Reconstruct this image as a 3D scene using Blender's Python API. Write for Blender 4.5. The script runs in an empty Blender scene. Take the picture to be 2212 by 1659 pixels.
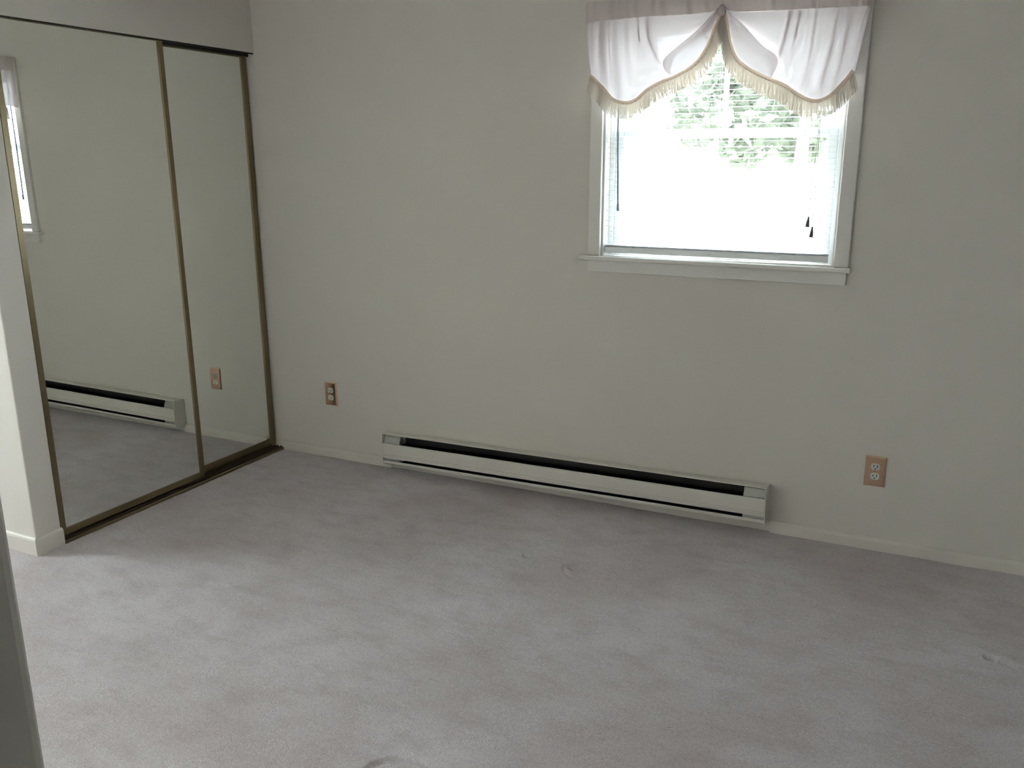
import bpy, bmesh, math, random
import numpy as np
from mathutils import Vector, Matrix

random.seed(7)
np.random.seed(7)
S = bpy.context.scene
COL = S.collection

# ------------------------------------------------------------------ camera
cam_d = bpy.data.cameras.new('camera')
cam = bpy.data.objects.new('camera', cam_d)
COL.objects.link(cam)
S.camera = cam
cam_d.sensor_width = 36.0
cam_d.lens = 1878.4 / 2212 * 36.0
cam_d.clip_start = 0.02
cam_d.clip_end = 300
yaw, pitch, roll = 0.4572, -0.2502, -0.007
fw = Vector((-math.sin(yaw) * math.cos(pitch), math.cos(yaw) * math.cos(pitch), math.sin(pitch)))
rt = Vector((math.cos(yaw), math.sin(yaw), 0))
up = rt.cross(fw)
r2 = rt * math.cos(roll) + up * math.sin(roll)
u2 = -rt * math.sin(roll) + up * math.cos(roll)
M = Matrix((r2, u2, -fw)).transposed().to_4x4()
M.translation = Vector((3.1233, -3.5105, 1.5109))
cam.matrix_world = M

# ------------------------------------------------------------------ sky, sun, exposure
SKY = 5.0
w = bpy.data.worlds.new('sky')
S.world = w
w.use_nodes = True
bg = w.node_tree.nodes['Background']
bg.inputs[0].default_value = (0.82, 0.92, 1.0, 1)
bg.inputs[1].default_value = SKY
sun_d = bpy.data.lights.new('sun', 'SUN')
sun = bpy.data.objects.new('sun', sun_d)
COL.objects.link(sun)
sun_d.energy = 2.5
sun_d.angle = 0.01
sun_d.color = (1.0, 0.96, 0.9)
sun.rotation_euler = Vector((-0.72, 0.0, -0.70)).to_track_quat('-Z', 'Y').to_euler()


def portal(name, loc, sx, sy, direction):
    d = bpy.data.lights.new(name, 'AREA')
    d.shape = 'RECTANGLE'
    d.size = sx
    d.size_y = sy
    o = bpy.data.objects.new(name, d)
    COL.objects.link(o)
    o.location = loc
    o.rotation_euler = Vector(direction).to_track_quat('-Z', 'Z').to_euler()
    d.cycles.is_portal = True
    return o


S.view_settings.view_transform = 'Standard'
S.view_settings.look = 'None'
S.view_settings.gamma = 1.0
S.view_settings.use_curve_mapping = False
S.view_settings.exposure = 1.92
S.cycles.max_bounces = 8
S.cycles.use_light_tree = False
S.cycles.caustics_reflective = True
S.cycles.caustics_refractive = False
S.cycles.use_adaptive_sampling = True
S.cycles.adaptive_threshold = 0.18
S.cycles.adaptive_min_samples = 20


# ------------------------------------------------------------------ materials
def new_mat(name):
    m = bpy.data.materials.new(name)
    m.use_nodes = True
    return m, m.node_tree.nodes, m.node_tree.links


def plain(name, col, rough=0.5, metal=0.0, bump=0.0, bscale=200.0, var=0.0, vscale=6.0, spec=0.5):
    m, N, L = new_mat(name)
    b = N['Principled BSDF']
    b.inputs['Base Color'].default_value = (*col, 1)
    b.inputs['Roughness'].default_value = rough
    b.inputs['Metallic'].default_value = metal
    b.inputs['Specular IOR Level'].default_value = spec
    tc = N.new('ShaderNodeTexCoord')
    if var > 0:
        n = N.new('ShaderNodeTexNoise')
        n.inputs['Scale'].default_value = vscale
        n.inputs['Detail'].default_value = 5
        L.new(tc.outputs['Object'], n.inputs['Vector'])
        r = N.new('ShaderNodeValToRGB')
        r.color_ramp.elements[0].position = 0.3
        r.color_ramp.elements[1].position = 0.7
        r.color_ramp.elements[0].color = (*[c * (1 - var) for c in col], 1)
        r.color_ramp.elements[1].color = (*[min(1, c * (1 + var)) for c in col], 1)
        L.new(n.outputs['Fac'], r.inputs['Fac'])
        L.new(r.outputs['Color'], b.inputs['Base Color'])
    if bump > 0:
        n2 = N.new('ShaderNodeTexNoise')
        n2.inputs['Scale'].default_value = bscale
        n2.inputs['Detail'].default_value = 1
        L.new(tc.outputs['Object'], n2.inputs['Vector'])
        bp = N.new('ShaderNodeBump')
        bp.inputs['Strength'].default_value = bump
        bp.inputs['Distance'].default_value = 0.002
        L.new(n2.outputs['Fac'], bp.inputs['Height'])
        L.new(bp.outputs['Normal'], b.inputs['Normal'])
    return m


def carpet_material():
    m, N, L = new_mat('carpet_pile')
    b = N['Principled BSDF']
    b.inputs['Roughness'].default_value = 0.95
    b.inputs['Specular IOR Level'].default_value = 0.1
    b.inputs['Sheen Weight'].default_value = 0.25
    tc = N.new('ShaderNodeTexCoord')

    def noise(scale, detail, rough=0.55, stretch=None, rot=0.0):
        n = N.new('ShaderNodeTexNoise')
        n.inputs['Scale'].default_value = scale
        n.inputs['Detail'].default_value = detail
        n.inputs['Roughness'].default_value = rough
        if stretch:
            mp = N.new('ShaderNodeMapping')
            mp.inputs['Scale'].default_value = stretch
            mp.inputs['Rotation'].default_value = (0, 0, rot)
            L.new(tc.outputs['Object'], mp.inputs['Vector'])
            L.new(mp.outputs['Vector'], n.inputs['Vector'])
        else:
            L.new(tc.outputs['Object'], n.inputs['Vector'])
        return n

    def ramp(src, p0, p1, c0, c1):
        r = N.new('ShaderNodeValToRGB')
        e = r.color_ramp.elements
        e[0].position, e[1].position = p0, p1
        e[0].color, e[1].color = (*c0, 1), (*c1, 1)
        L.new(src.outputs['Fac'], r.inputs['Fac'])
        return r

    def mix(a, bcol, fac, mode='MIX'):
        x = N.new('ShaderNodeMix')
        x.data_type = 'RGBA'
        x.blend_type = mode
        if isinstance(fac, float):
            x.inputs[0].default_value = fac
        else:
            L.new(fac, x.inputs[0])
        L.new(a, x.inputs[6])
        if isinstance(bcol, tuple):
            x.inputs[7].default_value = (*bcol, 1)
        else:
            L.new(bcol, x.inputs[7])
        return x.outputs[2]

    big = ramp(noise(1.6, 2), 0.36, 0.66, (0.60, 0.525, 0.525), (0.70, 0.64, 0.655))
    blot = ramp(noise(7.0, 3, 0.65, (1.0, 1.7, 1), 0.5), 0.46, 0.86, (0, 0, 0), (1, 1, 1))
    c = mix(big.outputs[0], (0.47, 0.38, 0.375), mix_fac(N, L, blot.outputs[0], 0.7))
    streak = ramp(noise(5.0, 2, 0.6, (1.0, 5.0, 1), 0.95), 0.54, 0.82, (0, 0, 0), (1, 1, 1))
    c = mix(c, (0.50, 0.44, 0.45), mix_fac(N, L, streak.outputs[0], 0.4))
    pile = ramp(noise(420.0, 0), 0.25, 0.75, (0.80, 0.80, 0.80), (1.14, 1.13, 1.13))
    c = mix(c, pile.outputs[0], 1.0, 'MULTIPLY')
    tuft = ramp(noise(90.0, 2, 0.7), 0.3, 0.7, (0.90, 0.895, 0.90), (1.06, 1.06, 1.06))
    c = mix(c, tuft.outputs[0], 1.0, 'MULTIPLY')
    L.new(c, b.inputs['Base Color'])
    bp = N.new('ShaderNodeBump')
    bp.inputs['Strength'].default_value = 0.6
    bp.inputs['Distance'].default_value = 0.004
    L.new(noise(260.0, 1, 0.7).outputs['Fac'], bp.inputs['Height'])
    L.new(bp.outputs['Normal'], b.inputs['Normal'])
    return m


def mix_fac(N, L, col, k):
    mth = N.new('ShaderNodeMath')
    mth.operation = 'MULTIPLY'
    L.new(col, mth.inputs[0])
    mth.inputs[1].default_value = k
    return mth.outputs[0]


def fabric_material(name, col, transparent, translucent, weave=900.0):
    m, N, L = new_mat(name)
    for n in list(N):
        N.remove(n)
    out = N.new('ShaderNodeOutputMaterial')
    d = N.new('ShaderNodeBsdfDiffuse')
    t = N.new('ShaderNodeBsdfTranslucent')
    x = N.new('ShaderNodeBsdfTransparent')
    tc = N.new('ShaderNodeTexCoord')
    wv = N.new('ShaderNodeTexNoise')
    wv.inputs['Scale'].default_value = weave
    L.new(tc.outputs['Object'], wv.inputs['Vector'])
    r = N.new('ShaderNodeValToRGB')
    r.color_ramp.elements[0].color = (*[c * 0.93 for c in col], 1)
    r.color_ramp.elements[1].color = (*col, 1)
    L.new(wv.outputs['Fac'], r.inputs['Fac'])
    L.new(r.outputs['Color'], d.inputs['Color'])
    L.new(r.outputs['Color'], t.inputs['Color'])
    a = N.new('ShaderNodeMixShader')
    a.inputs[0].default_value = translucent
    L.new(d.outputs[0], a.inputs[1])
    L.new(t.outputs[0], a.inputs[2])
    if transparent <= 0:
        N.remove(x)
        L.new(a.outputs[0], out.inputs[0])
        return m
    b = N.new('ShaderNodeMixShader')
    b.inputs[0].default_value = transparent
    L.new(a.outputs[0], b.inputs[1])
    L.new(x.outputs[0], b.inputs[2])
    L.new(b.outputs[0], out.inputs[0])
    return m


def glass_material():
    m, N, L = new_mat('window_glass')
    for n in list(N):
        N.remove(n)
    out = N.new('ShaderNodeOutputMaterial')
    x = N.new('ShaderNodeBsdfTransparent')
    x.inputs[0].default_value = (0.95, 0.97, 0.96, 1)
    g = N.new('ShaderNodeBsdfGlossy')
    g.inputs['Roughness'].default_value = 0.02
    mx = N.new('ShaderNodeMixShader')
    mx.inputs[0].default_value = 0.05
    L.new(x.outputs[0], mx.inputs[1])
    L.new(g.outputs[0], mx.inputs[2])
    L.new(mx.outputs[0], out.inputs[0])
    return m


MAT = dict(
    wall=plain('cream_wall_paint', (0.79, 0.74, 0.68), 0.75, bump=0.12, bscale=160, spec=0.25),
    wall_smooth=plain('smooth_cream_wall_paint', (0.79, 0.74, 0.68), 0.75, spec=0.25),
    ceiling=plain('ceiling_paint', (0.86, 0.85, 0.82), 0.85),
    trim=plain('white_trim_paint', (0.85, 0.815, 0.77), 0.4),
    base=plain('cream_baseboard_paint', (0.80, 0.745, 0.68), 0.45),
    carpet=carpet_material(),
    bronze=plain('bronze_anodised_aluminium', (0.22, 0.178, 0.105), 0.36, 0.75),
    track_shade=plain('track_shadow_dark', (0.03, 0.028, 0.022), 0.6, 0.3),  # near-black that paints shadow into the closet tracks
    mirror=plain('mirror_silvering', (0.88, 0.90, 0.87), 0.0, 1.0),
    enamel=plain('cream_heater_enamel', (0.81, 0.76, 0.695), 0.38),
    cover=plain('galvanised_wiring_cover', (0.52, 0.52, 0.48), 0.5, 0.2),
    fin_and_shade=plain('black_fins_and_slot_shade', (0.022, 0.022, 0.022), 0.5, 0.2),  # black of the fins, also used to paint shadow inside the heater
    brass=plain('brass_cover_plate', (0.74, 0.51, 0.355), 0.10, 0.85, bump=0.04, bscale=60),
    ivory=plain('ivory_receptacle', (0.74, 0.74, 0.68), 0.35),
    black=plain('dark_slot', (0.02, 0.018, 0.018), 0.6),
    sash=plain('white_vinyl_sash', (0.80, 0.81, 0.81), 0.4),
    slat=plain('white_blind_slat', (0.82, 0.83, 0.84), 0.35),
    clear=plain('smoky_plastic_wand', (0.33, 0.38, 0.45), 0.2),
    cord=plain('white_cord', (0.75, 0.75, 0.73), 0.7),
    tassel=plain('grey_plastic_tassel', (0.16, 0.17, 0.18), 0.4),
    sheer=fabric_material('sheer_white_voile', (0.88, 0.80, 0.81), 0.022, 0.20),
    pocket=fabric_material('gathered_rod_pocket_cloth', (0.79, 0.69, 0.67), 0.0, 0.05),
    gimp=fabric_material('tan_braid', (0.70, 0.55, 0.44), 0.0, 0.12),
    fringe=fabric_material('cream_fringe_cord', (0.92, 0.87, 0.81), 0.0, 0.55),
    glass=glass_material(),
    bark=plain('tree_bark', (0.34, 0.31, 0.28), 0.9, bump=0.6, bscale=30),
    lawn=plain('sunlit_lawn', (0.46, 0.46, 0.40), 0.9, bump=0.5, bscale=40, var=0.15, vscale=2.0),
    drive=plain('pale_concrete_drive', (0.62, 0.60, 0.56), 0.9, bump=0.2, bscale=60, var=0.05),
    siding=plain('pale_siding', (0.70, 0.69, 0.66), 0.7),
)
MAT['leaf'] = fabric_material('green_leaves', (0.19, 0.21, 0.165), 0.0, 0.35, 3.0)


# ------------------------------------------------------------------ mesh helpers
def link(name, me, mat=None, parent=None, smooth=False):
    if mat is not None:
        me.materials.append(MAT[mat] if isinstance(mat, str) else mat)
    if smooth:
        me.polygons.foreach_set('use_smooth', [True] * len(me.polygons))
    o = bpy.data.objects.new(name, me)
    COL.objects.link(o)
    if parent is not None:
        o.parent = parent
    return o


def empty(name, loc=(0, 0, 0), rot=(0, 0, 0), parent=None):
    o = bpy.data.objects.new(name, None)
    o.empty_display_size = 0.1
    COL.objects.link(o)
    o.location = loc
    o.rotation_euler = rot
    if parent is not None:
        o.parent = parent
    return o


def tag(o, label=None, cat=None, group=None, kind=None):
    for k, v in (('label', label), ('category', cat), ('group', group), ('kind', kind)):
        if v:
            o[k] = v
    return o


def bm_box(bm, a, b):
    x0, y0, z0 = [min(p, q) for p, q in zip(a, b)]
    x1, y1, z1 = [max(p, q) for p, q in zip(a, b)]
    v = [bm.verts.new(c) for c in ((x0, y0, z0), (x1, y0, z0), (x1, y1, z0), (x0, y1, z0),
                                   (x0, y0, z1), (x1, y0, z1), (x1, y1, z1), (x0, y1, z1))]
    for f in ((0, 3, 2, 1), (4, 5, 6, 7), (0, 1, 5, 4), (1, 2, 6, 5), (2, 3, 7, 6), (3, 0, 4, 7)):
        bm.faces.new([v[i] for i in f])


def mesh_of(bm, name='mesh', bevel=0.0, seg=2):
    if bevel > 0:
        bmesh.ops.bevel(bm, geom=bm.edges[:], offset=bevel, segments=seg, profile=0.5, affect='EDGES', clamp_overlap=True)
    bmesh.ops.recalc_face_normals(bm, faces=bm.faces[:])
    me = bpy.data.meshes.new(name)
    bm.to_mesh(me)
    bm.free()
    return me


def box(name, a, b, mat, parent=None, bevel=0.0, seg=2):
    bm = bmesh.new()
    bm_box(bm, a, b)
    return link(name, mesh_of(bm, name, bevel, seg), mat, parent)


def boxes(name, lst, mat, parent=None, bevel=0.0):
    bm = bmesh.new()
    for a, b in lst:
        bm_box(bm, a, b)
    return link(name, mesh_of(bm, name, bevel), mat, parent)


def prism_x(name, prof, x0, x1, mat, parent=None, bevel=0.0, axis='x'):
    """closed profile of (y, z) points extruded along x (or (x, z) points along y)"""
    bm = bmesh.new()
    if axis == 'x':
        A = [bm.verts.new((x0, p, q)) for p, q in prof]
        B = [bm.verts.new((x1, p, q)) for p, q in prof]
    else:
        A = [bm.verts.new((p, x0, q)) for p, q in prof]
        B = [bm.verts.new((p, x1, q)) for p, q in prof]
    n = len(prof)
    bm.faces.new(A)
    bm.faces.new(B[::-1])
    for i in range(n):
        bm.faces.new((A[i], B[i], B[(i + 1) % n], A[(i + 1) % n]))
    return link(name, mesh_of(bm, name, bevel), mat, parent)


def strip_profile(pts, t):
    """thin sheet: open profile polyline thickened by t (offset on its left side)"""
    out = []
    P = [Vector(p) for p in pts]
    for i, p in enumerate(P):
        d = Vector((0, 0))
        if i > 0:
            d += (P[i] - P[i - 1]).normalized()
        if i < len(P) - 1:
            d += (P[i + 1] - P[i]).normalized()
        d.normalize()
        out.append(p + Vector((-d.y, d.x)) * t)
    return [tuple(p) for p in P] + [tuple(p) for p in out[::-1]]


def add_tube(bm, pts, r, n=8, cap=True):
    P = [Vector(p) for p in pts]
    rings = []
    for i, p in enumerate(P):
        d = (P[min(i + 1, len(P) - 1)] - P[max(i - 1, 0)]).normalized()
        a = d.orthogonal().normalized() if abs(d.z) < 0.9 else Vector((1, 0, 0))
        a = (a - d * a.dot(d)).normalized()
        b = d.cross(a)
        rr = r[i] if isinstance(r, (list, tuple)) else r
        rings.append([bm.verts.new(p + (a * math.cos(k * 2 * math.pi / n) + b * math.sin(k * 2 * math.pi / n)) * rr) for k in range(n)])
    for A, B in zip(rings, rings[1:]):
        for k in range(n):
            bm.faces.new((A[k], A[(k + 1) % n], B[(k + 1) % n], B[k]))
    if cap:
        bm.faces.new(rings[0][::-1])
        bm.faces.new(rings[-1])


def tube(name, pts, r, mat, parent=None, n=8):
    bm = bmesh.new()
    add_tube(bm, pts, r, n)
    return link(name, mesh_of(bm, name), mat, parent, True)


def value_noise(x, y, scale, seed):
    rs = np.random.RandomState(seed)
    T = rs.rand(256, 256)
    u, v = x * scale, y * scale
    i, j = np.floor(u).astype(int), np.floor(v).astype(int)
    fx, fy = u - i, v - j
    fx, fy = fx * fx * (3 - 2 * fx), fy * fy * (3 - 2 * fy)
    g = lambda a, b: T[a % 256, b % 256]
    return (g(i, j) * (1 - fx) * (1 - fy) + g(i + 1, j) * fx * (1 - fy) + g(i, j + 1) * (1 - fx) * fy + g(i + 1, j + 1) * fx * fy) - 0.5


# ------------------------------------------------------------------ room shell
XL, XR = -1.62, 5.20          # alcove end wall, right wall
YB = -4.60                    # wall behind the camera
H = 2.44
CW = 1.3594                   # closet opening width
YS = -1.471                   # alcove side of the closet stub
HD = 2.035                    # closet header height
EX, EY = 2.4874, -3.1130        # near wall corner
WX0, WX1, WZ0, WZ1 = 1.817, 2.765, 1.118, 2.052    # window opening
AX0, AX1, AZ0, AZ1 = -0.10, 2.30, 0.06, 2.12       # second window, in the front wall
AY0, AY1, BZ0, BZ1 = -2.55, -1.75, 0.75, 2.12      # third window, in the alcove end wall
FT = 0.12                     # front wall thickness
DX1 = 4.20                    # doorway in the front wall ends here
HXL = 2.30                    # hall side wall

# floor: a carpeted grid with dents left by furniture feet
def make_floor():
    def axis(a, b, fine):
        out, t = [], a
        while t < b:
            out.append(t)
            t += 0.0055 if any(p < t < q for p, q in fine) else 0.014
        return np.array(out + [b])
    ax = axis(XL - 0.05, XR + 0.05, ((1.72, 2.20), (3.34, 3.48)))
    ay = axis(YB - 0.05, 0.05, ((-2.12, -1.84), (-0.78, -0.52)))
    nx, ny = len(ax), len(ay)
    gx, gy = np.meshgrid(ax, ay)
    z = 0.0024 * value_noise(gx, gy, 9, 1) + 0.0020 * value_noise(gx, gy, 22, 2) + 0.0016 * value_noise(gx, gy, 55, 3)
    for cx, cy, r, d in ((1.7766, -0.6428, 0.017, 0.013), (1.980, -0.660, 0.020, 0.017), (3.3925, -0.682, 0.018, 0.018),
                         (3.4323, -0.6974, 0.016, 0.015)):
        q = ((gx - cx) ** 2 + (gy - cy) ** 2) / r ** 2
        z -= d * np.exp(-q * q)
    for cx, cy, r, d, a0, a1 in ((2.0424, -0.6445, 0.102, 0.0055, -165, -10), (2.0437, -1.9817, 0.114, 0.007, -180, 180)):
        rad = np.hypot(gx - cx, gy - cy)
        an = np.degrees(np.arctan2(gy - cy, gx - cx))
        mk = ((an > a0) & (an < a1)).astype(float)
        z -= d * np.exp(-((rad - r) / 0.0085) ** 2) * mk
        z -= 0.002 * (rad < r) * mk
    co = np.stack([gx, gy, z], -1).reshape(-1, 3).astype(np.float32)
    i = (np.arange(ny - 1)[:, None] * nx + np.arange(nx - 1)[None, :]).ravel()
    fc = np.stack([i, i + 1, i + nx + 1, i + nx], -1).astype(np.int32)
    me = bpy.data.meshes.new('floor')
    me.vertices.add(len(co))
    me.vertices.foreach_set('co', co.ravel())
    me.loops.add(fc.size)
    me.loops.foreach_set('vertex_index', fc.ravel())
    me.polygons.add(len(fc))
    me.polygons.foreach_set('loop_start', np.arange(0, fc.size, 4, dtype=np.int32))
    me.polygons.foreach_set('loop_total', np.full(len(fc), 4, dtype=np.int32))
    me.update(calc_edges=True)
    me.validate()
    return tag(link('floor', me, 'carpet', None, True), 'pale pinkish grey carpet with furniture dents covering the bedroom floor', kind='structure')


make_floor()
T = 0.14
tag(box('ceiling', (XL - T, YB - T, H), (XR + T, T, H + 0.15), 'ceiling'), 'plain painted ceiling above the bedroom', kind='structure')
# window wall with its opening
tag(boxes('wall_back', [((XL - T, 0, -0.1), (WX0, T, H)), ((WX1, 0, -0.1), (XR + T, T, H)),
                        ((WX0, 0, -0.1), (WX1, T, WZ0)), ((WX0, 0, WZ1), (WX1, T, H))], 'wall'),
    'cream painted wall holding the window and the heater', kind='structure')
# closet wall: header above the mirrored doors and the stub that turns into the alcove
tag(boxes('wall_left', [((-0.11, -CW, HD), (0, 0, H)), ((XL, YS, -0.1), (0, -CW, H))], 'wall', bevel=0.004),
    'cream closet wall with header and short stub beside the mirrored doors', kind='structure')
tag(boxes('wall_closet', [((-0.72, YS + 0.11, -0.1), (-0.62, 0, H))], 'wall_smooth'), 'back wall inside the closet', kind='structure')
tag(boxes('wall_alcove', [((XL - T, AY1, -0.1), (XL, 0, H)), ((XL - T, EY - FT, -0.1), (XL, AY0, H)),
                          ((XL - T, AY0, -0.1), (XL, AY1, BZ0)), ((XL - T, AY0, BZ1), (XL, AY1, H))], 'wall_smooth'),
    'cream end wall of the alcove with a third window', kind='structure')
bm = bmesh.new()
for a, b in (((AX1, EY - FT, -0.1), (EX, EY, H)), ((XL, EY - FT, -0.1), (AX0, EY, H)), ((AX0, EY - FT, -0.1), (AX1, EY, AZ0)),
             ((AX0, EY - FT, AZ1), (AX1, EY, H)), ((DX1, EY - FT, -0.1), (XR, EY, H)), ((EX, EY - FT, 2.06), (DX1, EY, H))):
    bm_box(bm, a, b)
vert = [e for e in bm.edges if all(abs(v.co.x - EX) < 1e-4 for v in e.verts) and abs(e.verts[0].co.z - e.verts[1].co.z) > 1.5]
bmesh.ops.bevel(bm, geom=vert, offset=0.012, segments=3, profile=0.5, affect='EDGES')
tag(link('wall_front', mesh_of(bm, 'wall_front'), 'wall'), 'doorway wall corner at the lower left edge of view', kind='structure')
tag(box('wall_hall', (HXL - T, YB, -0.1), (HXL, EY - FT, H), 'wall_smooth'), 'cream side wall of the hall behind the doorway', kind='structure')
tag(box('wall_right', (XR, YB, -0.1), (XR + T, 0, H), 'wall_smooth'), 'cream right wall of the bedroom', kind='structure')
tag(box('wall_entry', (XL - T, YB - T, -0.1), (XR + T, YB, H), 'wall_smooth'), 'cream wall behind the viewer', kind='structure')


def baseboard_prof(h=0.050, t=0.013):
    return [(0, -0.02), (-t, -0.02), (-t, h - 0.012), (-t * 0.8, h - 0.004), (-t * 0.45, h), (0, h)]


HX0, HX1 = 0.706, 2.585
tag(prism_x('baseboard_back', baseboard_prof(), 0.004, HX0 + 0.006, 'base'), 'cream baseboard between closet and heater', kind='structure')
tag(prism_x('baseboard_back', baseboard_prof(), HX1 + 0.012, XR, 'base'), 'cream baseboard to the right of the heater', kind='structure')
bm = bmesh.new()
hb, tb = 0.072, 0.013
prof = [(0, -0.02), (tb, -0.02), (tb, hb - 0.012), (tb * 0.8, hb - 0.004), (tb * 0.45, hb), (0, hb)]
path = [((0, -CW + 0.002), (1, 0)), ((0, YS), (1, -1)), ((XL, YS), (0, -1))]
rings = [[bm.verts.new((p[0] + n[0] * d, p[1] + n[1] * d, z)) for d, z in prof] for p, n in path]
for A, B in zip(rings, rings[1:]):
    for k in range(len(prof)):
        bm.faces.new((A[k], B[k], B[(k + 1) % len(prof)], A[(k + 1) % len(prof)]))
bm.faces.new(rings[0])
bm.faces.new(rings[-1][::-1])
tag(link('baseboard_left', mesh_of(bm, 'baseboard_left'), 'base'), 'cream baseboard wrapping the closet stub corner', kind='structure')
tag(box('baseboard_right', (XR - 0.013, YB, -0.02), (XR, -0.013, 0.062), 'base', bevel=0.003), 'cream baseboard along the right wall', kind='structure')

# ------------------------------------------------------------------ window in the back wall
TILT = 0.0065
WC = ((WX0 + WX1) / 2, 0, WZ0)
win = tag(empty('window_1', WC, (0, TILT, 0)), 'bright white double-hung window above the heater', kind='structure')


def wl(x, y, z):
    return (x - WC[0], y, z - WC[2])


def wbox(name, a, b, mat, parent, bevel=0.0):
    return box(name, wl(*a), wl(*b), mat, parent, bevel)


CS = 0.050
wbox('casing', (WX0 - CS, -0.016, WZ0), (WX0 + 0.004, 0.004, WZ1 + CS), 'trim', win, 0.004)
wbox('casing', (WX1 - 0.004, -0.016, WZ0), (WX1 + CS, 0.004, WZ1 + CS), 'trim', win, 0.004)
wbox('casing', (WX0 - CS, -0.0155, WZ1 - 0.004), (WX1 + CS, 0.004, WZ1 + CS + 0.002), 'trim', win, 0.004)
wbox('sill', (WX0 - 0.084, -0.034, WZ0 - 0.018), (WX1 + 0.060, 0.10, WZ0), 'trim', win, 0.004)
wbox('apron', (WX0 - CS, -0.014, WZ0 - 0.068), (WX1 + CS - 0.004, 0.002, WZ0 - 0.018), 'trim', win, 0.003)
for x0, x1 in ((WX0, WX0 + 0.012), (WX1 - 0.012, WX1)):
    wbox('jamb', (x0, 0.004, WZ0), (x1, T, WZ1), 'trim', win)
wbox('jamb', (WX0 + 0.012, 0.004, WZ1 - 0.012), (WX1 - 0.012, T, WZ1), 'trim', win)
# sash frames
zm = (WZ0 + WZ1) / 2 + 0.03


def sash(name, z0, z1, y, stile, rb, rtop, muntin):
    e = empty(name, (0, 0, 0), parent=win)
    xa, xb = WX0 + 0.034, WX1 - 0.034
    wbox('stile', (xa, y, z0), (xa + stile, y + 0.03, z1), 'sash', e, 0.003)
    wbox('stile', (xb - stile, y, z0), (xb, y + 0.03, z1), 'sash', e, 0.003)
    wbox('rail', (xa + stile, y, z0), (xb - stile, y + 0.03, z0 + rb), 'sash', e, 0.003)
    wbox('rail', (xa + stile, y, z1 - rtop), (xb - stile, y + 0.03, z1), 'sash', e, 0.003)
    wbox('pane', (xa + stile - 0.004, y + 0.013, z0 + rb - 0.004), (xb - stile + 0.004, y + 0.017, z1 - rtop + 0.004), 'glass', e)
    if muntin:
        xm = (xa + xb) / 2
        wbox('muntin', (xm - 0.009, y + 0.006, z0 + rb), (xm + 0.009, y + 0.024, z1 - rtop), 'sash', e, 0.002)
    return e


wbox('side_track', (WX0 + 0.012, 0.062, WZ0), (WX0 + 0.034, 0.128, WZ1 - 0.012), 'sash', win, 0.002)
wbox('side_track', (WX1 - 0.034, 0.062, WZ0), (WX1 - 0.012, 0.128, WZ1 - 0.012), 'sash', win, 0.002)
sash('lower_sash', WZ0 + 0.002, zm + 0.018, 0.068, 0.036, 0.030, 0.034, False)
sash('upper_sash', zm - 0.018, WZ1 - 0.012, 0.097, 0.036, 0.034, 0.045, True)
portal('window_portal', (WC[0], 0.155, (WZ0 + WZ1) / 2), WX1 - WX0, WZ1 - WZ0, (0, -1, 0))

# ------------------------------------------------------------------ mini blind
blind = tag(empty('window_blind', WC, (0, TILT, 0)), 'white aluminium mini blind with open slats hanging inside the window', 'blind')
BX0, BX1 = WX0 + 0.016, WX1 - 0.028
BY = 0.030
wbox('headrail', (BX0, BY - 0.018, WZ1 - 0.042), (BX1, BY + 0.018, WZ1 - 0.013), 'slat', blind, 0.002)
bm = bmesh.new()
n = 5
rows = []
for k in range(n):
    a = -1 + 2 * k / (n - 1)
    yy, zz = a * 0.0125, 0.0022 * (1 - a * a)
    rows.append([(BX0 - WC[0], yy, zz), (BX1 - WC[0], yy, zz)])
vv = [[bm.verts.new(p) for p in r] for r in rows]
for A, B in zip(vv, vv[1:]):
    bm.faces.new((A[0], A[1], B[1], B[0]))
slat_me = mesh_of(bm, 'slat')
slat_me.materials.append(MAT['slat'])
slat_me.polygons.foreach_set('use_smooth', [True] * len(slat_me.polygons))
zs = WZ0 + 0.060
pitchz = 0.0213
zslats = []
while zs < WZ1 - 0.05:
    zslats.append(zs)
    zs += pitchz
for z in zslats:
    o = bpy.data.objects.new('slat', slat_me)
    COL.objects.link(o)
    o.parent = blind
    o.location = (0, BY, z - WC[2])
    o.rotation_euler = (math.radians(4 + random.uniform(-1.2, 1.2)), random.uniform(-0.0006, 0.0006), 0)
for k in range(3):
    o = bpy.data.objects.new('slat', slat_me)
    COL.objects.link(o)
    o.parent = blind
    o.location = (0, BY + 0.001 * (k % 2), 0.0385 + 0.0026 * k)
wbox('bottom_rail', (BX0, BY - 0.013, WZ0 + 0.012), (BX1, BY + 0.013, WZ0 + 0.038), 'slat', blind, 0.003)
for xc in (BX0 + 0.12, (BX0 + BX1) / 2, BX1 - 0.12):
    for dy in (-0.0135, 0.0135):
        p = [wl(xc, BY + dy, WZ0 + 0.02), wl(xc, BY + dy, WZ1 - 0.03)]
        tube('ladder_cord', p, 0.0006, 'cord', blind, 5)
wand = tube('tilt_wand', [wl(1.878, BY - 0.026, WZ1 - 0.05), wl(1.882, BY - 0.024, 1.60), wl(1.890, BY - 0.022, 1.318)], 0.0042, 'clear', blind, 6)
tube('wand_tip', [wl(1.890, BY - 0.022, 1.335), wl(1.8905, BY - 0.022, 1.306)], [0.0055, 0.0065], 'clear', wand, 8)
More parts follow.
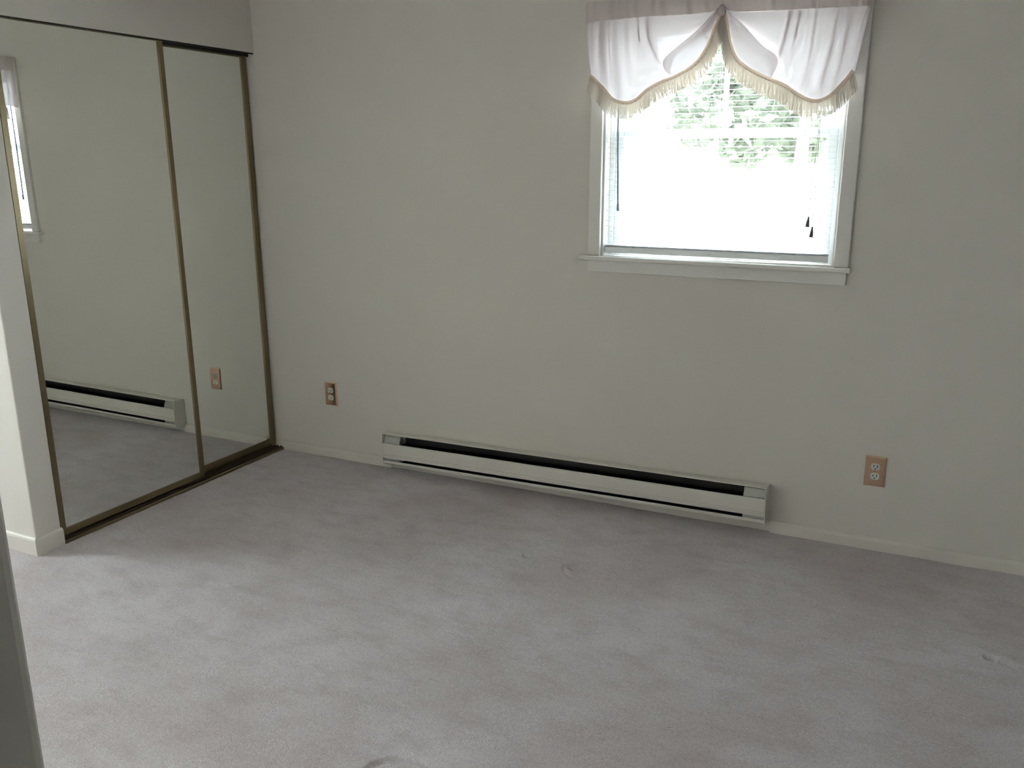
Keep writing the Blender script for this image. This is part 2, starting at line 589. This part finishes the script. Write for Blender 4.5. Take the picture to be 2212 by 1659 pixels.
for (xa, xb, z1, seed) in ((2.662, 2.655, 1.300, 0), (2.672, 2.672, 1.262, 1)):
    c = tube('lift_cord', [wl(2.664 + seed * 0.004, BY - 0.022, WZ1 - 0.04), wl(2.664 + 0.004 * seed, BY - 0.022, 1.6), wl(xb, BY - 0.024, z1)], 0.0011, 'cord', blind, 5)
    tube('cord_tassel', [wl(xb, BY - 0.024, z1 + 0.004), wl(xb - 0.001, BY - 0.024, z1 - 0.014), wl(xb - 0.002, BY - 0.024, z1 - 0.036)], [0.003, 0.006, 0.0085], 'tassel', c, 10)

# ------------------------------------------------------------------ valance
VY = -0.080
val = tag(empty('window_valance', (2.30, 0, 2.07), (0, 0, 0)), 'sheer white swagged valance with tan fringe over the window', 'valance')


def vl(x, y, z):
    return (x - 2.30, y, z - 2.07)


GL = [(1.796, 1.845), (1.814, 1.833), (1.848, 1.803), (1.891, 1.757), (1.94, 1.74), (1.982, 1.748), (2.029, 1.784), (2.078, 1.808),
      (2.151, 1.835), (2.21, 1.867), (2.249, 1.917), (2.272, 1.97), (2.291, 2.018), (2.304, 2.051)]
GR = [(2.322, 2.047), (2.336, 1.998), (2.353, 1.927), (2.375, 1.88), (2.416, 1.845), (2.475, 1.813), (2.546, 1.782), (2.589, 1.754),
      (2.632, 1.729), (2.673, 1.722), (2.711, 1.741), (2.747, 1.779), (2.775, 1.817)]
TL = [(1.782, 2.040), (1.838, 2.042), (2.026, 2.044), (2.205, 2.040), (2.304, 2.050)]
TR = [(2.318, 2.050), (2.376, 2.034), (2.54, 2.028), (2.697, 2.024), (2.808, 2.022)]


def spline(P, n):
    """Catmull-Rom resampled to n points evenly by length"""
    Q = [P[0]] + list(P) + [P[-1]]
    D = []
    for i in range(1, len(Q) - 2):
        p0, p1, p2, p3 = [np.array(q, float) for q in Q[i - 1:i + 3]]
        for t in np.linspace(0, 1, 24, endpoint=False):
            D.append(0.5 * ((2 * p1) + (-p0 + p2) * t + (2 * p0 - 5 * p1 + 4 * p2 - p3) * t * t + (-p0 + 3 * p1 - 3 * p2 + p3) * t ** 3))
    D.append(np.array(P[-1], float))
    D = np.array(D)
    s = np.concatenate([[0], np.cumsum(np.linalg.norm(np.diff(D, axis=0), axis=1))])
    u = np.linspace(0, s[-1], n)
    return np.stack([np.interp(u, s, D[:, k]) for k in range(D.shape[1])], -1)


def dist_poly(p, poly):
    best = 9
    for a, b in zip(poly, poly[1:]):
        a, b = np.array(a), np.array(b)
        t = max(0, min(1, (p - a) @ (b - a) / ((b - a) @ (b - a))))
        best = min(best, np.linalg.norm(p - a - t * (b - a)))
    return best


UL = [(2.026, 2.038), (2.037, 1.979), (2.057, 1.928), (2.083, 1.876), (2.115, 1.841)]
UR = [(2.553, 2.027), (2.551, 1.977), (2.544, 1.923), (2.526, 1.88), (2.501, 1.838)]


def grid_mesh(name, pts, mat, parent, thick=0.0):
    nr, nc = len(pts), len(pts[0])
    bm = bmesh.new()
    V = [[bm.verts.new(p) for p in r] for r in pts]
    for i in range(nr - 1):
        for j in range(nc - 1):
            try:
                bm.faces.new((V[i][j], V[i][j + 1], V[i + 1][j + 1], V[i + 1][j]))
            except ValueError:
                pass
    return link(name, mesh_of(bm, name), mat, parent, True)


def panel_y(p, side, t):
    """how far the cloth stands off its hanging plane: gathers fan out from the rod on the outer side"""
    x, z = p
    if side < 0:
        f = np.clip((2.03 - x) / 0.06, 0, 1)
        ph = (x - 1.80) / (0.045 + 0.012 * t)
        U = UL
    else:
        f = np.clip((x - 2.55) / 0.06, 0, 1)
        ph = (2.80 - x) / (0.040 + 0.010 * t) - 0.6 * t
        U = UR
    y = 0.006 * f * math.sin(ph * 2 * math.pi) * (0.35 + 0.65 * math.sin(math.pi * min(1, t + 0.1)))
    y += 0.003 * f * math.sin(ph * 5.1 + 1.3)
    d = dist_poly(np.array([x, z]), U)
    y -= 0.016 * math.exp(-(d / 0.010) ** 2) * math.sin(math.pi * min(1, 0.15 + t))
    y -= 0.030 * math.sin(math.pi * min(1, t)) * (1 - 0.5 * f)
    return y


PLb = GL[:8] + [(2.112, 1.826), (2.126, 1.862), (2.135, 1.893), (2.170, 1.918), (2.212, 1.946), (2.262, 1.988), (2.304, 2.051)]
PRb = [(2.322, 2.047), (2.372, 1.988), (2.425, 1.935), (2.462, 1.898), (2.490, 1.874), (2.506, 1.848), (2.510, 1.800)] + GR[6:]


def panel(side):
    top = spline(TL if side < 0 else TR, 90)
    bot = spline(PLb if side < 0 else PRb, 90)
    NT = 44
    rows = []
    for i in range(NT):
        t = i / (NT - 1)
        row = []
        for j in range(90):
            p = top[j] * (1 - t) + bot[j] * t
            row.append(vl(p[0], VY + panel_y(p, side, t), p[1]))
        if side < 0:      # the outer edge turns back to the wall
            x, y, z = row[0]
            row = [(x - 0.004, y * 0.1, z - 0.01 * t), (x - 0.004, y * 0.5, z - 0.004 * t), (x - 0.002, y * 0.85, z)] + row
        else:
            x, y, z = row[-1]
            row = row + [(x + 0.002, y * 0.85, z), (x + 0.004, y * 0.5, z - 0.004 * t), (x + 0.004, y * 0.1, z - 0.01 * t)]
        rows.append(row)
    return grid_mesh('swag_panel', rows, 'sheer', val)


pl = panel(-1)
pr = panel(1)
FLd = [(2.300, 2.046), (2.242, 1.987), (2.2, 1.954), (2.157, 1.924), (2.122, 1.899), (2.103, 1.880), (2.100, 1.862), (2.108, 1.842), (2.124, 1.826)]
FRd = [(2.330, 2.046), (2.395, 1.987), (2.44, 1.94), (2.475, 1.906), (2.501, 1.889), (2.520, 1.873), (2.526, 1.852), (2.520, 1.830), (2.503, 1.801)]


def fold(side):
    a = spline(FLd if side < 0 else FRd, 60)
    g = (GL[8:] + [] if side < 0 else GR[:6])
    g = ([(2.124, 1.826)] + list(g)) if side < 0 else (list(g) + [(2.503, 1.801)])
    b = spline(g[::-1] if side < 0 else g, 60)
    rows = []
    for i in range(26):
        t = i / 25
        row = []
        for j in range(60):
            p = a[j] * (1 - t) + b[j] * t
            sj = j / 59
            st = math.sin(math.pi * (0.2 + 0.8 * t))
            yg = VY + panel_y(b[j], side, 1.0) - 0.002          # the braid edge
            y = (VY - 0.036 - 0.022 * st * math.sin(math.pi * min(1, sj * 0.9 + 0.1))) * (1 - t ** 2.5) + yg * t ** 2.5
            ye = VY + panel_y(p, side, 0.85) - 0.0015           # at its far end the fold lies back on the panel
            k = max(0.0, (sj - 0.72) / 0.28) ** 1.5
            row.append(vl(p[0], y * (1 - k) + ye * k, p[1]))
        rows.append(row)
    return grid_mesh('turned_back_fold', rows, 'sheer', val)


fold(-1)
fold(1)


def pleat(side, line, w0, w1):
    P = spline(line, 26)
    d = np.gradient(P, axis=0)
    d /= np.linalg.norm(d, axis=1)[:, None]
    nr = np.stack([d[:, 1], -d[:, 0]], -1)
    rows = []
    for o in (-1, -0.4, 0.3, 1):
        row = []
        for j in range(26):
            t = j / 25
            p = P[j] + nr[j] * o * 0.5 * (w0 * (1 - t) + w1 * t)
            row.append(vl(p[0], VY + panel_y(p, side, min(1, t)) + 0.004 + 0.004 * (1 - o * o), p[1]))
        rows.append(row)
    grid_mesh('pleat', rows, 'sheer', val)


pleat(-1, UL, 0.016, 0.004)
pleat(-1, [(1.838, 2.040), (1.842, 1.95), (1.858, 1.83)], 0.012, 0.004)
pleat(-1, [(1.868, 2.040), (1.876, 1.94), (1.898, 1.80)], 0.008, 0.006)
pleat(-1, [(1.985, 2.040), (2.000, 1.96), (2.020, 1.89)], 0.010, 0.003)
pleat(1, UR, 0.012, 0.006)
pleat(1, [(2.584, 2.026), (2.578, 1.93), (2.556, 1.84)], 0.012, 0.003)
pleat(1, [(2.640, 2.025), (2.634, 1.90), (2.614, 1.77)], 0.009, 0.004)
pleat(1, [(2.713, 2.023), (2.704, 1.90), (2.672, 1.75)], 0.011, 0.006)
pleat(1, [(2.756, 2.022), (2.748, 1.92), (2.728, 1.80)], 0.012, 0.005)
# gathered rod pocket
rows = []
NX = 240
for i in range(9):
    t = i / 8
    row = []
    for j in range(NX):
        s = j / (NX - 1)
        x = 1.777 + s * (2.812 - 1.777)
        ztop = 2.114 - 0.022 * s
        zbot = np.interp(x, [1.777, 1.84, 2.03, 2.205, 2.29, 2.31, 2.33, 2.376, 2.54, 2.697, 2.812],
                         [2.038, 2.042, 2.044, 2.039, 2.042, 2.056, 2.042, 2.034, 2.028, 2.024, 2.021])
        z = ztop * (1 - t) + zbot * t
        y = VY - 0.006 - 0.013 * math.sin(math.pi * (0.08 + 0.84 * t))
        y += 0.0035 * math.sin(s * 2 * math.pi * 17 + 2.0 * math.sin(s * 19)) * (0.4 + 0.6 * math.sin(math.pi * t)) + 0.002 * math.sin(s * 190)
        row.append(vl(x, y, z))
    x, y, z = row[0]
    x2, y2, z2 = row[-1]
    row = [(x, -0.002, z), (x, y * 0.5, z)] + row + [(x2, y2 * 0.5, z2), (x2, -0.002, z2)]
    rows.append(row)
grid_mesh('rod_pocket', rows, 'pocket', val)
tube('curtain_rod', [vl(1.785, -0.004, 2.078), vl(1.785, -0.068, 2.078), vl(1.80, VY + 0.006, 2.078), vl(2.79, VY + 0.006, 2.058), vl(2.805, -0.068, 2.058), vl(2.805, -0.004, 2.058)], 0.006, 'trim', val, 8)
# knot where both swags are drawn up
bm = bmesh.new()
bmesh.ops.create_uvsphere(bm, u_segments=16, v_segments=12, radius=1.0)
for v in bm.verts:
    a = math.atan2(v.co.y, v.co.x)
    k = 1 + 0.12 * math.sin(7 * a)
    v.co = Vector((v.co.x * 0.014 * k, v.co.y * 0.013 * k, v.co.z * 0.020))
bmesh.ops.translate(bm, verts=bm.verts[:], vec=vl(2.312, VY - 0.016, 2.044))
link('gathered_knot', mesh_of(bm, 'gathered_knot'), 'pocket', val, True)


def gimp_y(side, s, p, off):
    return VY + panel_y(p, side, 1.0) - 0.004 - off


def gimp(side):
    P = spline(GL if side < 0 else GR, 150)
    d = np.gradient(P, axis=0)
    d /= np.linalg.norm(d, axis=1)[:, None]
    nrm = np.stack([d[:, 1], -d[:, 0]], -1)          # points down from the edge
    nrm[nrm[:, 1] > 0.3] *= 1
    rows = []
    W = 0.013
    for k, (o, h) in enumerate(((0, 0), (0.25, 0.0025), (0.5, 0.001), (0.75, 0.0025), (1, 0))):
        rows.append([vl(*(lambda q: (q[0], gimp_y(side, 0, P[j], h), q[1]))(P[j] + nrm[j] * W * o)) for j in range(150)])
    g = grid_mesh('braid_trim', rows, 'gimp', val)
    # hanging cords
    bm = bmesh.new()
    Q = spline(GL if side < 0 else GR, 270)
    dd = np.gradient(Q, axis=0)
    dd /= np.linalg.norm(dd, axis=1)[:, None]
    nn = np.stack([dd[:, 1], -dd[:, 0]], -1)
    for j in range(len(Q)):
        a = Q[j] + nn[j] * 0.010
        y = gimp_y(side, 0, Q[j], 0.0)
        L = 0.058 + random.uniform(-0.004, 0.004)
        steep = abs(dd[j][1])
        dirx = nn[j][0] * 0.35
        for q in (0, 1, 2):
            y0 = y - 0.0012 + 0.0012 * q
            a = Q[j] + nn[j] * 0.010 + dd[j] * (0.00078 * q)
            sw = random.uniform(-0.003, 0.003)
            pts = [vl(a[0] + (dirx * t + sw * t * t * 8) * L * 1.0 + 0.0005 * math.sin(t * 30 + j), y0 + 0.001 * math.cos(t * 22 + j) + random.uniform(-.0006, .0006), a[1] - L * t) for t in (0, 0.33, 0.66, 1)]
            add_tube(bm, pts, 0.00066, 4, False)
    f = link('fringe', mesh_of(bm, 'fringe'), 'fringe', val)
    tag(f, 'cream hanging cord fringe', kind='stuff')


gimp(-1)
gimp(1)

# ------------------------------------------------------------------ electric baseboard heater
HL = HX1 - HX0
htr = tag(empty('baseboard_heater', ((HX0 + HX1) / 2, 0, 0), (0, -0.0085, 0)), 'long cream electric baseboard heater under the window', 'heater')
hx = HL / 2
box('back_plate', (-hx + 0.002, -0.0035, 0.048), (hx - 0.002, 0.0, 0.200), 'enamel', htr)
prism_x('hood', strip_profile([(-0.0005, 0.199), (-0.030, 0.2045), (-0.058, 0.2075), (-0.069, 0.2065), (-0.0705, 0.2035)], 0.0016), -hx + 0.002, hx - 0.002, 'enamel', htr)
fp = [(-0.072, 0.1575), (-0.0765, 0.1575), (-0.0785, 0.155), (-0.0785, 0.105), (-0.0765, 0.1035), (-0.0785, 0.102), (-0.0785, 0.096), (-0.0765, 0.0945),
      (-0.0785, 0.093), (-0.0785, 0.088), (-0.0775, 0.0848), (-0.0755, 0.0840)]
prism_x('front_panel', strip_profile(fp, -0.0016), -hx + 0.004, hx - 0.004, 'enamel', htr)
prism_x('lower_lip', strip_profile([(-0.0035, 0.048), (-0.050, 0.047), (-0.067, 0.050), (-0.0725, 0.056), (-0.0725, 0.0655), (-0.0715, 0.0665)], 0.0016), -hx + 0.002, hx - 0.002, 'enamel', htr)
cap = [(0, 0.046), (-0.050, 0.0455), (-0.068, 0.048), (-0.075, 0.056), (-0.080, 0.090), (-0.0805, 0.160), (-0.0775, 0.202), (-0.070, 0.2085), (-0.030, 0.2065), (0, 0.202)]
prism_x('end_cap', cap, -hx - 0.001, -hx + 0.003, 'enamel', htr)
prism_x('end_cap', cap, hx - 0.003, hx + 0.001, 'enamel', htr)
cov = strip_profile([(-0.028, 0.203), (-0.050, 0.192), (-0.064, 0.160), (-0.066, 0.080), (-0.066, 0.0695), (-0.071, 0.069)], 0.002)
prism_x('wiring_cover', cov, -hx + 0.004, -hx + 0.096, 'cover', htr)
prism_x('wiring_cover', cov, hx - 0.092, hx - 0.004, 'cover', htr)
prism_x('hood_shade', strip_profile([(-0.006, 0.196), (-0.030, 0.2015), (-0.062, 0.2045)], 0.001), -hx + 0.096, hx - 0.092, 'fin_and_shade', htr)  # black sheet painting the shadow under the hood
box('slot_shade', (-hx + 0.096, -0.006, 0.056), (hx - 0.092, -0.004, 0.197), 'fin_and_shade', htr)  # black sheet painting the shadow deep in the slot
box('lower_slot_shade', (-hx + 0.096, -0.0705, 0.0575), (hx - 0.092, -0.006, 0.0600), 'fin_and_shade', htr)  # black sheet painting the shadow in the lower slot
bm = bmesh.new()
add_tube(bm, [(-hx + 0.07, -0.036, 0.115), (hx - 0.07, -0.036, 0.115)], 0.007, 10)
nf = 230
for i in range(nf):
    x = -hx + 0.10 + (HL - 0.196) * i / (nf - 1)
    bm_box(bm, (x - 0.0003, -0.060, 0.082), (x + 0.0003, -0.012, 0.152))
el = link('heating_element', mesh_of(bm, 'heating_element'), 'fin_and_shade', htr)
tag(el, 'dark finned heating element', kind='stuff')

# ------------------------------------------------------------------ outlets
def outlet(x, z, label):
    e = tag(empty('wall_outlet', (x, 0, z)), label, 'outlet', 'brass plated duplex outlets on the window wall')
    a, b = 0.0382, 0.0615
    bm = bmesh.new()
    lay = [(a, b, 0), (a, b, -0.0025), (a - 0.0045, b - 0.0045, -0.0060), (a - 0.009, b - 0.009, -0.0064)]
    R = [[bm.verts.new(p) for p in ((-u, y, -v), (u, y, -v), (u, y, v), (-u, y, v))] for u, v, y in lay]
    for A, B in zip(R, R[1:]):
        for k in range(4):
            bm.faces.new((A[k], A[(k + 1) % 4], B[(k + 1) % 4], B[k]))
    bm.faces.new(R[-1])
    bm.faces.new(R[0][::-1])
    link('cover_plate', mesh_of(bm, 'cover_plate'), 'brass', e)
    for s in (1, -1):
        zc = s * 0.0195
        bm = bmesh.new()
        ring = []
        for k in range(40):
            t = 2 * math.pi * k / 40
            ring.append((0.0172 * math.cos(t), max(-0.0135, min(0.0135, 0.0172 * math.sin(t)))))
        A = [bm.verts.new((p, -0.0060, q + zc)) for p, q in ring]
        B = [bm.verts.new((p, -0.0080, q + zc)) for p, q in ring]
        C = [bm.verts.new((p * 0.94, -0.0086, q * 0.94 + zc)) for p, q in ring]
        for P, Q in ((A, B), (B, C)):
            for k in range(40):
                bm.faces.new((P[k], P[(k + 1) % 40], Q[(k + 1) % 40], Q[k]))
        bm.faces.new(C)
        rc = link('receptacle', mesh_of(bm, 'receptacle'), 'ivory', e)
        for dx, hh in ((-0.0065, 0.0040), (0.0065, 0.0050)):
            box('slot', (dx - 0.0014, -0.0089, zc + 0.003 - hh), (dx + 0.0014, -0.0080, zc + 0.003 + hh), 'black', rc)
        bm = bmesh.new()
        add_tube(bm, [(0, -0.0080, zc - 0.0078), (0, -0.0089, zc - 0.0078)], 0.0026, 10)
        link('ground_hole', mesh_of(bm, 'ground_hole'), 'black', rc)
    bm = bmesh.new()
    add_tube(bm, [(0, -0.006, 0), (0, -0.0074, 0)], 0.0034, 12)
    sc = link('screw', mesh_of(bm, 'screw'), 'brass', e)
    box('screw_slot', (-0.003, -0.0078, -0.0004), (0.003, -0.0072, 0.0004), 'black', sc)
    return e


outlet(0.3482, 0.3473, 'brass plate outlet on the wall between closet and heater')
outlet(2.9794, 0.3272, 'tan brass plate outlet on the wall right of the heater')


# ------------------------------------------------------------------ mirrored sliding closet doors
def mirror_door(name, xf, ya, yb, za, zb, st, rb, rtp, label, yaw_deg=0.0):
    """xf: front face x, from ya (far end) to yb (near the window wall)"""
    c = ((ya + yb) / 2)
    e = tag(empty(name, (xf, c, 0), (0, 0, math.radians(yaw_deg))), label, kind='structure')
    h0, h1 = ya - c, yb - c
    th = 0.022

    def stile(y0, y1):
        s = 1 if y1 > y0 else -1
        prof = [(-th, 0), (0.0, 0), (0.003, 0.003), (0.003, st - 0.004), (-0.002, st), (-th, st)]
        bm = bmesh.new()
        A = [bm.verts.new((p, y0 + s * q, za)) for p, q in prof]
        B = [bm.verts.new((p, y0 + s * q, zb)) for p, q in prof]
        for k in range(len(prof)):
            bm.faces.new((A[k], A[(k + 1) % 6], B[(k + 1) % 6], B[k]))
        bm.faces.new(A[::-1])
        bm.faces.new(B)
        link('stile', mesh_of(bm, 'stile'), 'bronze', e)
    stile(h0, h0 + st)
    stile(h1, h1 - st)
    box('rail', (-th, h0 + st, za), (0.0015, h1 - st, za + rb), 'bronze', e, 0.0015)
    box('rail', (-th, h0 + st, zb - rtp), (0.0015, h1 - st, zb), 'bronze', e, 0.0015)
    box('mirror_panel', (-0.008, h0 + st - 0.005, za + rb - 0.005), (-0.003, h1 - st + 0.005, zb - rtp + 0.005), 'mirror', e)
    return e


mirror_door('door_1', -0.010, -CW + 0.004, -0.562, 0.027, 2.040, 0.030, 0.028, 0.014, 'mirrored sliding closet door in bronze frame, the wider front panel', -0.25)
mirror_door('door_2', -0.048, -0.645, -0.006, 0.027, 2.040, 0.040, 0.034, 0.026, 'narrow mirrored sliding closet door in bronze frame nearest the corner')
# bottom track: three raised ridges on a base
tr = [(0.014, 0.0), (0.014, 0.010), (0.010, 0.0135), (0.004, 0.0135), (0.003, 0.005), (-0.009, 0.004), (-0.010, 0.015), (-0.0125, 0.015), (-0.0135, 0.004),
      (-0.034, 0.004), (-0.035, 0.014), (-0.039, 0.014), (-0.040, 0.004), (-0.053, 0.004), (-0.054, 0.015), (-0.0565, 0.015), (-0.0575, 0.004), (-0.078, 0.004),
      (-0.080, 0.013), (-0.084, 0.013), (-0.085, 0.0)]
tag(prism_x('trim_1', tr, -CW + 0.001, -0.001, 'bronze', axis='y'), 'bronze floor track of the sliding closet doors', kind='structure')
box('channel_shade', (-0.0085, -CW + 0.002, 0.0035), (0.0025, -0.002, 0.0055), 'track_shade', bpy.data.objects['trim_1'])  # dark strips painting the shadow gap below the doors
box('channel_shade', (-0.033, -CW + 0.002, 0.0035), (-0.014, -0.002, 0.0045), 'track_shade', bpy.data.objects['trim_1'])
tt = [(-0.004, HD), (-0.004, HD - 0.006), (-0.006, HD - 0.006), (-0.006, HD - 0.002), (-0.036, HD - 0.002), (-0.036, HD - 0.016), (-0.039, HD - 0.016), (-0.039, HD - 0.002), (-0.078, HD - 0.002), (-0.078, HD - 0.03), (-0.081, HD - 0.03), (-0.081, HD)]
tag(prism_x('trim_2', tt, -CW + 0.001, -0.001, 'track_shade', axis='y'), 'bronze head track of the sliding closet doors, its shadow put into the colour', kind='structure')  # near-black colour includes the shadow around the head track

# ------------------------------------------------------------------ second window (out of frame, in the front wall left of the doorway)
w2 = tag(empty('window_2', ((AX0 + AX1) / 2, EY, AZ0)), 'wide second window in the front wall', kind='structure')
xm = (AX1 - AX0) / 2
zh = AZ1 - AZ0
for a, b in (((-xm - 0.05, -0.004, 0), (-xm, 0.016, zh + 0.05)), ((xm, -0.004, 0), (xm + 0.05, 0.016, zh + 0.05)), ((-xm, -0.004, zh), (xm, 0.016, zh + 0.05))):
    box('casing', a, b, 'trim', w2, 0.004)
box('sill', (-xm - 0.07, -0.1, -0.018), (xm + 0.07, 0.035, 0), 'trim', w2, 0.003)
for a, b in (((-xm, -0.09, 0), (-xm + 0.05, -0.06, zh)), ((xm - 0.05, -0.09, 0), (xm, -0.06, zh)), ((-xm + 0.05, -0.09, 0), (xm - 0.05, -0.06, 0.05)),
             ((-xm + 0.05, -0.09, zh - 0.05), (xm - 0.05, -0.06, zh)), ((-0.025, -0.09, 0.05), (0.025, -0.06, zh - 0.05))):
    box('sash_rail', a, b, 'sash', w2, 0.003)
for a, b in ((-xm + 0.045, -0.02), (0.02, xm - 0.045)):
    box('pane', (a, -0.077, 0.045), (b, -0.073, zh - 0.045), 'glass', w2)
portal('front_portal', ((AX0 + AX1) / 2, EY - FT - 0.02, (AZ0 + AZ1) / 2), AX1 - AX0, AZ1 - AZ0, (0, 1, 0))

w3 = tag(empty('window_3', (XL, (AY0 + AY1) / 2, BZ0)), 'third window in the alcove end wall', kind='structure')
ym = (AY1 - AY0) / 2
zh = BZ1 - BZ0
for a, b in (((-0.004, -ym - 0.05, 0), (0.016, -ym, zh + 0.05)), ((-0.004, ym, 0), (0.016, ym + 0.05, zh + 0.05)), ((-0.004, -ym, zh), (0.016, ym, zh + 0.05))):
    box('casing', a, b, 'trim', w3, 0.004)
box('sill', (-0.1, -ym - 0.07, -0.018), (0.035, ym + 0.07, 0), 'trim', w3, 0.003)
for a, b in (((-0.09, -ym, 0), (-0.06, -ym + 0.05, zh)), ((-0.09, ym - 0.05, 0), (-0.06, ym, zh)), ((-0.09, -ym + 0.05, 0), (-0.06, ym - 0.05, 0.05)),
             ((-0.09, -ym + 0.05, zh - 0.05), (-0.06, ym - 0.05, zh)), ((-0.09, -ym + 0.05, zh / 2 - 0.02), (-0.06, ym - 0.05, zh / 2 + 0.02))):
    box('sash_rail', a, b, 'sash', w3, 0.003)
for a, b in ((0.045, zh / 2 - 0.015), (zh / 2 + 0.015, zh - 0.045)):
    box('pane', (-0.077, -ym + 0.045, a), (-0.073, ym - 0.045, b), 'glass', w3)
portal('alcove_portal', (XL - T - 0.02, (AY0 + AY1) / 2, (BZ0 + BZ1) / 2), AY1 - AY0, BZ1 - BZ0, (1, 0, 0))

# ------------------------------------------------------------------ outdoors
bm = bmesh.new()
bm_box(bm, (-45, -40, -0.55), (45, 60, -0.45))
tag(link('lawn', mesh_of(bm, 'lawn'), 'lawn'), 'sunlit lawn outside the window', kind='structure')
tag(box('driveway', (-14, 4.2, -0.449), (16, 8.2, -0.435), 'drive'), 'pale sunlit driveway outside the window', kind='structure')


def leaf_cluster(bm, c, rad, n, rs, size):
    for _ in range(n):
        d = Vector((rs.gauss(0, 1), rs.gauss(0, 1), rs.gauss(0, 1))).normalized()
        p = Vector(c) + Vector((d.x * rad[0], d.y * rad[1], d.z * rad[2])) * (0.55 + 0.45 * rs.random())
        u = Vector((rs.gauss(0, 1), rs.gauss(0, 1), rs.gauss(0, 0.6))).normalized()
        v = u.cross(Vector((rs.gauss(0, 1), rs.gauss(0, 1), rs.gauss(0, 1)))).normalized()
        s = size * (0.6 + 0.8 * rs.random())
        bm.faces.new([bm.verts.new(p + u * s), bm.verts.new(p + v * s * 0.45), bm.verts.new(p - u * s), bm.verts.new(p - v * s * 0.45)])


def tree(x, y, h, crown_r, label, seed, trunk_h=None):
    rs = random.Random(seed)
    e = tag(empty('leafy_tree', (x, y, -0.45)), label, 'tree', 'trees beyond the window')
    th = trunk_h or h * 0.45
    tube('trunk', [(0, 0, 0), (0.05, 0.02, th * 0.5), (0.0, 0.0, th), (0.06, 0, h * 0.8)], [0.16, 0.13, 0.11, 0.04], 'bark', e, 8)
    bm = bmesh.new()
    for k in range(16):
        a = rs.random() * 6.283
        rr = crown_r * math.sqrt(rs.random()) * 0.8
        zc = th + (h - th) * (0.15 + 0.8 * rs.random())
        sr = crown_r * (0.30 + 0.22 * rs.random())
        leaf_cluster(bm, (rr * math.cos(a), rr * math.sin(a), zc), (sr, sr, sr * 0.8), 190, rs, 0.11)
    f = link('foliage', mesh_of(bm, 'foliage'), 'leaf', e)
    tag(f, 'loose green leaves', kind='stuff')


tree(-2.2, 10.0, 4.7, 1.25, 'leafy green tree seen through the left half of the window', 1, 1.5)
tree(1.15, 10.0, 4.5, 1.25, 'leafy green tree seen through the right half of the window', 2, 1.6)
tree(-3.9, 13.6, 4.9, 1.25, 'far leafy tree at the left edge of the window', 3, 1.5)
tree(-0.5, 13.6, 5.0, 1.30, 'far leafy tree showing between the two nearer trees outside the window', 4, 1.6)
tree(2.9, 13.6, 4.8, 1.25, 'far leafy tree at the right edge of the window', 5, 1.5)
